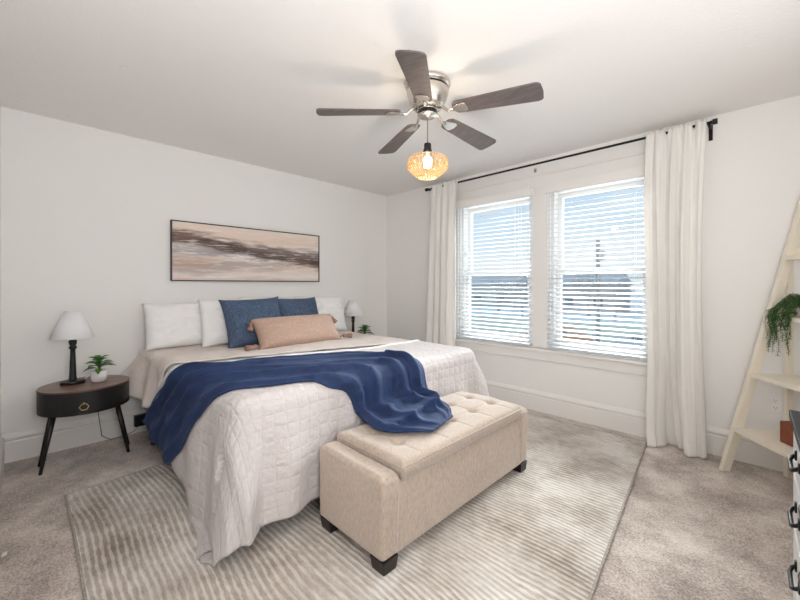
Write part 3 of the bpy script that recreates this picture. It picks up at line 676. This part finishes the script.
def lid():
    bm = bmesh.new(); nx, ny = 56, 140; X0, X1, Y0, Y1 = -hx + .006, hx + .006, -hy + .106, hy - .106; top = []; zlow = .372
    for i in range(nx + 1):
        row = []
        for j in range(ny + 1):
            x = X0 + (X1 - X0) * i / nx; y = Y0 + (Y1 - Y0) * j / ny
            ex = min(x - X0, X1 - x) / .035; ey = min(y - Y0, Y1 - y) / .035; rd = min(1, ex, ey); z = .425 + .022 * math.sqrt(max(0, 1 - (1 - rd) ** 2)) + .010 * math.sin(PI * i / nx)
            for bx_, by_ in BUT:
                d = math.hypot(x - bx_, y - by_); z -= .024 * math.exp(-(d / .024) ** 2) + .006 * math.exp(-(d / .06) ** 2)
            for by_ in sorted({b_[1] for b_ in BUT}): z -= .0055 * math.exp(-((y - by_) / .006) ** 2) * min(1, ex, ey)
            for bx_ in sorted({b_[0] for b_ in BUT}): z -= .0055 * math.exp(-((x - bx_) / .006) ** 2) * min(1, ex, ey)
            row.append(bm.verts.new((x, y, z)))
        top.append(row)
    for i in range(nx):
        for j in range(ny): bm.faces.new((top[i][j], top[i + 1][j], top[i + 1][j + 1], top[i][j + 1]))
    ring = [top[i][0] for i in range(nx)] + [top[nx][j] for j in range(ny)] + [top[i][ny] for i in range(nx, 0, -1)] + [top[0][j] for j in range(ny, 0, -1)]
    low = [bm.verts.new((v.co.x, v.co.y, zlow)) for v in ring]; k = len(ring)
    for q in range(k): bm.faces.new((ring[q], low[q], low[(q + 1) % k], ring[(q + 1) % k]))
    bm.faces.new(low); return link('lid', bm, 'bench', t_, smooth=True)
ld = lid()
ld.data.polygons[len(ld.data.polygons) - 1].use_smooth = False
bm = bmesh.new()
zz = .424; r_ = [(-hx + .006, -hy + .106), (hx + .006, -hy + .106), (hx + .006, hy - .106), (-hx + .006, hy - .106)]
tube(bm, [(*p, zz) for p in r_ + r_[:1]], .0035, 6, False); link('piping', bm, 'bench', ld, smooth=True)
for bx_, by_ in BUT:
    bm = bmesh.new(); lathe(bm, [(.011, .414), (.011, .417), (.007, .421), (.001, .422)], 12, cx=bx_, cy=by_); link('button', bm, 'bench', ld, smooth=True)

# ------------------------------------------------------------------ nightstands
def oval(bm, a, b_, z0, z1, seg=64):
    r0 = [bm.verts.new((b_ * math.cos(t * 2 * PI / seg), a * math.sin(t * 2 * PI / seg), z0)) for t in range(seg)]; r1 = [bm.verts.new((v.co.x, v.co.y, z1)) for v in r0]
    bm.faces.new(r0[::-1]); bm.faces.new(r1)
    for t in range(seg): bm.faces.new((r0[t], r0[(t + 1) % seg], r1[(t + 1) % seg], r1[t]))
NA, NB = .247, .235
def nightstand(loc, label):
    t_ = thing('nightstand', label, 'nightstand', loc, 0, 'oval nightstands')
    bm = bmesh.new(); oval(bm, NA, NB, .375, .522); link('drum', bm, 'black', t_, bevel=.004)
    bm = bmesh.new(); oval(bm, NA + .002, NB + .002, .523, .533); link('table_top', bm, 'walnut', t_, bevel=.002)
    bm = bmesh.new(); seg = 24; F0, F1 = -.62, .62                     # curved drawer front panel
    for k in range(seg):
        pass
    outl = [((NB + .0025) * math.cos(F0 + (F1 - F0) * k / seg), (NA + .0025) * math.sin(F0 + (F1 - F0) * k / seg)) for k in range(seg + 1)]; inn = [(x - .006, y) for x, y in outl[::-1]]
    extrude_poly(bm, [(x, y, .392) for x, y in outl + inn], (0, 0, .116)); dr = link('drawer', bm, 'black', t_)
    bm = bmesh.new(); x_ = NB + .010; pts = [(x_ - .004, -.03 + .024 * math.cos(q * PI / 3), .428 + .022 * math.sin(q * PI / 3)) for q in range(7)]; tube(bm, pts, .0032, 8, False)
    tube(bm, [(NB - .006, -.03, .452), (x_, -.03, .452)], .006, 10); link('ring_pull', bm, 'brass', dr, smooth=True)
    for sx_ in (-1, 1):
        for sy_ in (-1, 1):
            bm = bmesh.new(); fx = .075 if sx_ > 0 else -.085; fy = sy_ * .232 if sx_ > 0 or sy_ < 0 else .257
            tube(bm, [(.055 if sx_ > 0 else -.07, sy_ * .165 + (.012 if sx_ < 0 and sy_ > 0 else 0), .378), (fx, fy, 0)], [.017, .0095], 14); link('leg', bm, 'black', t_, smooth=True)
    return t_
NL = (.325, -3.20, 0); NR = (.27, -.60, 0)
n1 = nightstand(NL, 'oval black nightstand with walnut top and brass ring pull, left of the bed'); dup(n1, NR, 'oval black nightstand mostly hidden on the far side of the bed')

def lamp(loc, label):
    t_ = thing('table_lamp', label, 'lamp', loc, 0, 'matching table lamps')
    bm = bmesh.new(); oval(bm, .068, .055, 0, .020); link('base', bm, 'black', t_, bevel=.005)
    bm = bmesh.new(); lathe(bm, [(.022, .020), (.023, .03), (.020, .05), (.0145, .22), (.014, .236), (.022, .246), (.022, .256), (.015, .262), (.021, .275), (.023, .298), (.015, .305)], 24); link('column', bm, 'black', t_, smooth=True)
    bm = bmesh.new(); lathe(bm, [(.008, .30), (.008, .36), (.012, .362), (.012, .405), (.004, .45)], 12); link('socket', bm, 'blackmetal', t_, smooth=True)
    bm = bmesh.new(); lathe(bm, [(.122, .318), (.043, .505)], 48, cap=False)
    sh = link('lamp_shade', bm, 'shade', t_, smooth=True); sd = sh.modifiers.new('t', 'SOLIDIFY'); sd.thickness = .002; sd.offset = -1
    bm = bmesh.new()
    for r_, z in ((.1205, .320), (.0425, .504)): tube(bm, [(r_ * math.cos(q * PI / 20), r_ * math.sin(q * PI / 20), z) for q in range(41)], .0022, 6, False)
    for q in range(3): a = q * 2 * PI / 3; tube(bm, [(.008 * math.cos(a), .008 * math.sin(a), .44), (.0415 * math.cos(a), .0415 * math.sin(a), .500)], .0015, 5)
    link('shade_ring', bm, 'shade', sh); return t_
TT = .534
l1 = lamp((.275, -3.265, TT), 'white shade table lamp with black turned stem on the near nightstand'); dup(l1, (.14, -.695, TT), 'white shade lamp beyond the pillows on the far bedside')
l1.rotation_euler = (0, 0, R(0))

def leaf_pts(bm, base, direction, up, ln, wd, bend, seg=6):
    d = Vector(direction).normalized(); u_ = Vector(up); s_ = d.cross(u_).normalized(); nrm = s_.cross(d).normalized(); prev = None; p = Vector(base)
    for k in range(seg + 1):
        f = k / seg; wv = wd * math.sin(PI * min(1, f * .94 + .06)) ** .8 * (1 - f * .25); c_ = p + d * ln * f - Vector((0, 0, 1)) * bend * f * f * ln + nrm * 0
        a = bm.verts.new(c_ - s_ * wv / 2 + nrm * wv * .22); m_ = bm.verts.new(c_); b_ = bm.verts.new(c_ + s_ * wv / 2 + nrm * wv * .22)
        if prev: bm.faces.new((prev[0], prev[1], m_, a)); bm.faces.new((prev[1], prev[2], b_, m_))
        prev = (a, m_, b_)
def house_plant(loc, label, seed, sc_=1.0, pot=True):
    t_ = thing('potted_plant', label, 'plant', loc); t_.scale = (sc_, sc_, sc_); rg = random.Random(seed)
    bm = bmesh.new(); lathe(bm, [(.034, 0), (.042, .004), (.047, .03), (.048, .078), (.0445, .079), (.043, .066), (.001, .066)], 32); link('pot', bm, 'pot', t_, smooth=True)
    bm = bmesh.new(); lathe(bm, [(.0425, .0665), (.03, .070), (.001, .072)], 20); link('soil', bm, 'soil', t_)
    bm = bmesh.new(); stems = bmesh.new()
    for k in range(20):
        a = k * 2.4 + rg.uniform(-.3, .3); f = k / 24; h0 = .085 + .085 * f + rg.uniform(0, .01); r_ = .004 + .012 * (1 - f)
        el = lerp(.12, 1.0, f) + rg.uniform(-.1, .15); ln = lerp(.095, .062, f) * rg.uniform(.85, 1.15)
        base = (r_ * math.cos(a), r_ * math.sin(a), h0); leaf_pts(bm, base, (math.cos(a) * math.cos(el), math.sin(a) * math.cos(el), math.sin(el)), (0, 0, 1), ln, .050 * rg.uniform(.85, 1.1), .35)
        tube(stems, [(0, 0, .055), (base[0] * .6, base[1] * .6, h0 * .9), base], .0016, 5)
    fo = link('leaves', bm, 'leaf', t_, smooth=True); link('stems', stems, 'leaf', t_); return t_
house_plant((.325, -3.128, TT), 'small green leafy plant in a white pot beside the near lamp', 4)
house_plant((.30, -.645, TT), 'small green plant beside the far lamp, behind the bed', 9, 1.15)

# wall outlet, plug adapter and cords behind the nightstand
def outlet(loc, label, ry):
    t_ = thing('wall_outlet', label, 'outlet', loc, ry)
    box('cover_plate', 'plastic', (-.036, .036, -.006, -.0005, -.058, .058), t_, bevel=.003)
    for s_ in (-1, 1):
        rc = box('receptacle', 'plastic', (-.017, .017, -.0085, -.0062, s_ * .024 - .014, s_ * .024 + .014), t_, bevel=.003)
        for q in (-.007, .007): box('slot', 'slot', (q - .0014, q + .0014, -.0092, -.0084, s_ * .024 - .003, s_ * .024 + .007), rc)
        box('slot', 'slot', (-.0025, .0025, -.0092, -.0084, s_ * .024 - .011, s_ * .024 - .006), rc)
outlet((3.755, 0, .432), 'white duplex outlet on the wall behind the ladder shelf', 0)
outlet((.0195, -2.81, .10), 'white outlet behind the black power adapter by the bed', R(90))
t_ = thing('power_adapter', 'black power adapter with thin cord plugged in low behind the nightstand', 'adapter', (0, 0, 0))
bm = bmesh.new(); bx(bm, .030, .075, -2.875, -2.785, .065, .155); link('adapter_body', bm, 'black', t_, bevel=.004)
bm = bmesh.new(); tube(bm, [(.05, -2.84, .068), (.06, -2.88, .03), (.07, -2.95, .014), (.06, -3.03, .012), (.05, -3.08, .05), (.035, -3.10, .22), (.035, -3.12, .40)], .0028, 6); link('cord', bm, 'cord', t_, smooth=True)
bm = bmesh.new(); lc = [(.215, -3.20, TT + .005), (.17, -3.17, TT + .018), (.11, -3.15, TT + .004), (.070, -3.14, TT - .005), (.060, -3.14, .40), (.035, -3.02, .24), (.040, -2.90, .16)]
tube(bm, [Vector(p) - l1.location for p in lc], .0022, 6); link('cord', bm, 'plastic', l1, smooth=True)

# ------------------------------------------------------------------ painting
t_ = thing('framed_painting', 'wide abstract brown and cream landscape painting in thin dark frame', 'painting', (0, -1.8535, 1.255)); w_, h_ = .7525, .535
bm = bmesh.new(); 
for a in ((.001, .032, -w_, w_, 0, .009), (.001, .032, -w_, w_, h_ - .009, h_), (.001, .032, -w_, -w_ + .009, .009, h_ - .009), (.001, .032, w_ - .009, w_, .009, h_ - .009)): bx(bm, *a)
link('picture_frame', bm, 'darkfoot', t_)
bm = bmesh.new(); lay = bm.loops.layers.uv.new('UVMap'); v_ = bx(bm, .001, .024, -w_ + .009, w_ - .009, .009, h_ - .009)
for f in bm.faces:
    for lp in f.loops: lp[lay].uv = ((lp.vert.co.y + w_) / (2 * w_), lp.vert.co.z / h_)
link('canvas', bm, 'canvas', t_)

# ------------------------------------------------------------------ ceiling fan
FX, FY = 2.26, -1.79
t_ = thing('ceiling_fan', 'five blade flush ceiling fan with nickel housing and grey blades', 'ceiling fan', (FX, FY, HC))
bm = bmesh.new(); lathe(bm, [(.126, 0), (.136, -.006), (.138, -.020), (.132, -.030), (.120, -.034), (.120, -.045), (.128, -.050), (.124, -.075), (.112, -.110), (.094, -.142), (.086, -.150), (.001, -.150)], 56); link('motor_housing', bm, 'nickel', t_, smooth=True)
bm = bmesh.new(); lathe(bm, [(.1205, -.045), (.1215, -.0445), (.1215, -.035), (.1205, -.0345)], 48, cap=False); link('vent_band', bm, 'blackmetal', t_)
bm = bmesh.new(); lathe(bm, [(.082, -.150), (.082, -.158), (.074, -.162), (.001, -.162)], 48); link('flywheel', bm, 'nickel', t_, smooth=True)
bm = bmesh.new(); lathe(bm, [(.056, -.162), (.058, -.166), (.058, -.195), (.055, -.199), (.001, -.199)], 40); link('switch_housing', bm, 'blackmetal', t_, smooth=True)
bm = bmesh.new(); lathe(bm, [(.060, -.166), (.062, -.169), (.060, -.172)], 40); lathe(bm, [(.058, -.194), (.060, -.198), (.052, -.204), (.012, -.207), (.009, -.215), (.001, -.215)], 40); link('trim_ring', bm, 'nickel', t_, smooth=True)
def rotz(p, a): return Vector((p[0] * math.cos(a) - p[1] * math.sin(a), p[0] * math.sin(a) + p[1] * math.cos(a), p[2]))
for q in range(5):
    a = R(-128.3 + 72 * q)
    def shape(pts, z0, z1, droop=.050, pitch=R(11)):
        bm = bmesh.new(); up = []; lo = []
        for x, y in pts:
            z = -.190 - (x - .15) * .055 - y * math.tan(pitch)
            up.append(bm.verts.new(rotz((x, y, z + z1), a))); lo.append(bm.verts.new(rotz((x, y, z + z0), a)))
        k = len(pts); bm.faces.new(up); bm.faces.new(lo[::-1])
        for i in range(k): bm.faces.new((up[i], up[(i + 1) % k], lo[(i + 1) % k], lo[i]))
        return bm
    r0, r1, wa, wb = .165, .655, .052, .070
    pts = [(r0, -wa * .55), (r0 + .018, -wa * .92), (r0 + .05, -wa)] + [(r1 - .030, -wb), (r1 - .012, -wb * .93), (r1 - .002, -wb * .75), (r1 + .004, 0), (r1 - .002, wb * .75), (r1 - .012, wb * .93), (r1 - .030, wb)] + [(r0 + .05, wa), (r0 + .018, wa * .92), (r0, wa * .55)]
    bl = link('blade', shape(pts, 0, .008), 'blade', t_)
    ir = [(.150, -.010), (.172, -.022), (.20, -.034), (.228, -.040), (.245, -.030), (.252, 0), (.245, .030), (.228, .040), (.20, .034), (.172, .022), (.150, .010)]
    bi = link('blade_bracket', shape(ir, -.007, -.001), 'nickel', bl, bevel=.002)
    bm = bmesh.new(); arm = [rotz(p, a) for p in ((.066, 0, -.158), (.10, .004, -.168), (.13, .002, -.196), (.165, 0, -.196))]; tube(bm, arm, [.012, .009, .009, .011], 8); link('blade_arm', bm, 'nickel', bl, smooth=True)

# pendant under the fan
t_ = thing('pendant_lamp', 'round woven cane pendant lamp glowing under the ceiling fan', 'lamp', (FX, FY, HC - .215))
Z0 = -.215
bm = bmesh.new(); tube(bm, [(0, 0, 0), (0, 0, -.150)], .0032, 8); link('cord', bm, 'cord', t_, smooth=True)
bm = bmesh.new(); lathe(bm, [(.008, -.148), (.020, -.152), (.022, -.160), (.022, -.185), (.026, -.190), (.026, -.203), (.022, -.206), (.001, -.206)], 24); link('socket', bm, 'black', t_, smooth=True)
ZS = -.238
prof = [(.098, 0), (.115, -.008), (.121, -.018), (.123, -.036), (.123, -.060), (.117, -.070), (.100, -.088), (.080, -.104), (.060, -.118)]
bm = bmesh.new(); NS = 40
for q in range(NS):
    a = q * 2 * PI / NS
    for lo_, hi_, tw, wd in ((0, len(prof), 0, .0042),):
        prev = None
        for k in range(lo_, hi_):
            r_, z = prof[k]; r_ -= .003 * (tw > 0); aa = a + tw * (k % 2 * 2 - 1) * .4 + (.037 if tw else 0); tg = Vector((-math.sin(aa), math.cos(aa), 0)) * (wd * (r_ / .122) ** .5); rd = Vector((math.cos(aa), math.sin(aa), 0))
            c_ = Vector((r_ * math.cos(aa), r_ * math.sin(aa), ZS + z)); ring = [bm.verts.new(c_ - tg), bm.verts.new(c_ + tg), bm.verts.new(c_ + tg - rd * .0014), bm.verts.new(c_ - tg - rd * .0014)]
            if prev:
                for i in range(4): bm.faces.new((prev[i], prev[(i + 1) % 4], ring[(i + 1) % 4], ring[i]))
            prev = ring
ps = link('lamp_shade', bm, 'rattan', t_)
for r_, z, th in ((.098, 0, .0035), (.123, -.036, .0025), (.122, -.062, .003), (.060, -.118, .0035), (.090, -.096, .0015)):
    bm = bmesh.new(); tube(bm, [(r_ * math.cos(q * PI / 24), r_ * math.sin(q * PI / 24), ZS + z) for q in range(49)], th, 8, False); link('hoop', bm, 'rattan', ps, smooth=True)
bm = bmesh.new()
for q in range(3): a = q * 2 * PI / 3; tube(bm, [(.02 * math.cos(a), .02 * math.sin(a), ZS + .030), (.097 * math.cos(a), .097 * math.sin(a), ZS)], .002, 6)
link('spider_frame', bm, 'blackmetal', ps)
bm = bmesh.new(); lathe(bm, [(.013, -.204), (.014, -.225), (.024, -.245), (.030, -.265), (.027, -.285), (.016, -.297), (.001, -.301)], 24); link('bulb', bm, 'bulb', t_, smooth=True)
pl = bpy.data.lights.new('pendant_light', 'POINT'); pl.energy = 19; pl.color = (1, .88, .72); pl.shadow_soft_size = .033
po = bpy.data.objects.new('pendant_light', pl); COL.objects.link(po); po.location = (FX, FY, HC - .215 - .268); 

for x, y, lb_ in ((.13, -3.281, 'tiny leftover hook in the ceiling close to the left wall'), (.285, -3.509, 'tiny leftover hook in the ceiling nearest the left picture edge'), (1.156, -3.114, 'tiny leftover hook in the ceiling, furthest from the left wall')):
    bm = bmesh.new(); tube(bm, [(0, 0, 0), (0, 0, -.012), (.006, 0, -.018), (.012, 0, -.013)], .0028, 6); lathe(bm, [(.009, -.0005), (.007, -.004), (.003, -.005)], 12); o = link('ceiling_hook', bm, 'plastic', loc=(x, y, HC), smooth=True); tag(o, lb_, 'hook')

# ------------------------------------------------------------------ ladder shelf in the far right corner
LO = Vector((3.485, -.262, 0)); la = R(38); sd_ = Vector((math.cos(la), math.sin(la), 0)); fd = Vector((math.sin(la), -math.cos(la), 0)); WL = .60; ZTOP = 1.80
t_ = thing('ladder_shelf', 'cream painted ladder shelf leaning in the corner by the dresser', 'shelf', LO)
def LP(f, s, z): return fd * f + sd_ * s + Vector((0, 0, z))
def lean(z): return .40 * z / 1.73
def inw(z): return .085 * z / 1.73
def prism(bm, ring0, ring1):
    a = [bm.verts.new(p) for p in ring0]; b_ = [bm.verts.new(p) for p in ring1]; bm.faces.new(a[::-1]); bm.faces.new(b_); k = len(a)
    for i in range(k): bm.faces.new((a[i], a[(i + 1) % k], b_[(i + 1) % k], b_[i]))
T_, D_ = .032, .052
BACK = .395
for side in (0, 1):
    def fr(z): return inw(z) if side == 0 else WL - inw(z) - T_
    bm = bmesh.new(); ring = lambda z: [LP(fr(z), lean(z), z), LP(fr(z) + T_, lean(z), z), LP(fr(z) + T_, lean(z) + D_, z), LP(fr(z), lean(z) + D_, z)]
    prism(bm, ring(0), ring(1.86)); link('rail', bm, 'cream', t_, bevel=.003)
    bm = bmesh.new(); e_ = .045 if side == 0 else WL - .045 - .032; ringb = lambda z: [LP(e_, BACK - .045, z), LP(e_ + .032, BACK - .045, z), LP(e_ + .032, BACK - .008, z), LP(e_, BACK - .008, z)]
    prism(bm, ringb(0), ringb(1.40)); link('back_post', bm, 'cream', t_, bevel=.003)
for z in (.294, .653, 1.026, 1.40):
    f0, f1 = inw(z) + T_ + .001, WL - inw(z) - T_ - .001; s0, s1 = lean(z) - .006, BACK - .002
    bm = bmesh.new(); q = [LP(f0 - T_ - .001, s0, z - .024), LP(f1 + T_ + .001, s0, z - .024), LP(f1 + T_ + .001, s0 + .007, z - .024), LP(f1, s0 + .007, z - .024), LP(f1, s1, z - .024), LP(f0, s1, z - .024), LP(f0, s0 + .007, z - .024), LP(f0 - T_ - .001, s0 + .007, z - .024)]
    prism(bm, q, [p + Vector((0, 0, .024)) for p in q]); link('shelf', bm, 'cream', t_)
    if z > 1: bm = bmesh.new(); q = [LP(f0, s1 - .016, z), LP(f1, s1 - .016, z), LP(f1, s1, z), LP(f0, s1, z)]; prism(bm, q, [p + Vector((0, 0, .05)) for p in q]); link('back_lip', bm, 'cream', t_)
bm = bmesh.new(); p0 = LO + LP(.25, .165, .2945); c_ = [p0, p0 + fd * .12, p0 + fd * .12 + sd_ * .12, p0 + sd_ * .12]; prism(bm, c_, [p + Vector((0, 0, .125)) for p in c_])
o = link('wooden_box', bm, 'rust', bevel=.003); tag(o, 'rust brown wooden box on the lowest ladder shelf', 'box')
# trailing plant
pp = LO + LP(.22, .335, 1.0265); t_ = thing('trailing_plant', 'dark green trailing plant hanging off the ladder shelf', 'plant', pp)
bm = bmesh.new(); lathe(bm, [(.032, 0), (.040, .004), (.046, .05), (.043, .052), (.001, .046)], 24); link('pot', bm, 'pot', t_, smooth=True)
rg = random.Random(5); bm = bmesh.new(); st = bmesh.new()
for k in range(46):
    if k < 30: tgt = LP(rg.uniform(-.12, .03), rg.uniform(-.135, -.105), 0); ln = rg.uniform(.08, .29) * (1 if k % 3 else .6)
    else:
        a = rg.uniform(0, 2 * PI); tgt = LP(.09 * math.cos(a), .04 * math.sin(a) - .03, 0); ln = rg.uniform(.0, .04)
    top = Vector((rg.uniform(-.02, .02), rg.uniform(-.02, .02), .055)); mid = Vector((tgt.x * .45, tgt.y * .45, .085 + rg.uniform(0, .06))); edge = Vector((tgt.x, tgt.y, .030)); pts = [top, mid, edge]; 
    for q in range(1, 9): pts.append(edge + Vector((.006 * math.sin(q + k), .006 * math.cos(q * 1.3 + k), -ln * q / 8)))
    tube(st, pts, .0012, 4, False)
    for i in range(len(pts) - 1):
        seg_n = max(2, int((pts[i + 1] - pts[i]).length / .009))
        for q in range(seg_n):
            c_ = pts[i].lerp(pts[i + 1], q / seg_n); a = rg.uniform(0, 2 * PI)
            for s_ in (0, PI): leaf_pts(bm, c_, (math.cos(a + s_), math.sin(a + s_), rg.uniform(-.5, .3)), (0, 0, 1), .014, .0085, .3, 2)
link('leaves', bm, 'leafdark', t_, smooth=True); link('stems', st, 'leafdark', t_)

# ------------------------------------------------------------------ dresser at the right edge
DZ = .85; t_ = thing('dresser', 'white dresser with charcoal top and black bar handles at right edge', 'dresser', (3.768, -1.90, 0), R(1.46))
DL = 1.35; DD = .44
box('dresser_top', 'dresser_top', (-.004, DD, -DL, 0, DZ - .022, DZ), t_, bevel=.003)
box('carcass', 'dresser_white', (.014, DD - .005, -DL + .012, -.012, .06, DZ - .023), t_, bevel=.003)
for y in (-.04, -DL + .04): box('foot', 'dresser_top', (.02, .06, y - .025, y + .025, 0, .06), t_)
rows = [(.70, .81), (.545, .685), (.385, .53), (.225, .37), (.08, .21)]
for r_, (z0, z1) in enumerate(rows):
    for c0, c1 in ((-.035, -.66), (-.69, -1.315)):
        d = box('drawer', 'dresser_white', (.003, .0135, c1, c0, z0, z1), t_, bevel=.002); ym = (c0 + c1) / 2; zc = (z0 + z1) / 2 + .01
        for dy in (.15, -.15):
            bm = bmesh.new(); y0_, y1_ = ym + dy - .05, ym + dy + .05; tube(bm, [(.003, y0_, zc), (-.006, y0_, zc - .006), (-.011, y0_ + .012, zc - .014), (-.011, y1_ - .012, zc - .014), (-.006, y1_, zc - .006), (.003, y1_, zc)], .0048, 8)
            for yy in (y0_, y1_): lathe(bm, [(.010, zc - .012), (.010, zc + .012)], 10, sx_=.3, cx=.001, cy=yy)
            link('handle', bm, 'blackmetal', d, smooth=True)
bm = bmesh.new(); bx(bm, .065 + 3.765, .40 + 3.765, -1.90 - 1.2, -1.90 - .055, DZ + .0005, DZ + .004); o = link('table_runner', bm, 'pillow'); tag(o, 'white cloth runner lying on the charcoal dresser top', 'runner')

# scrap on the floor
bm = bmesh.new(); P_ = [(-.018, -.006, 0), (.016, -.010, .001), (.020, .006, .006), (-.012, .009, .004)]; extrude_poly(bm, P_, (0, 0, .003)); o = link('paper_scrap', bm, 'plastic', loc=(1.27, -3.565, .001)); tag(o, 'tiny white scrap lying on the carpet at the left edge', 'scrap')
for o in bpy.data.objects:
    if o.name == 'trim_hook': bpy.data.objects.remove(o)
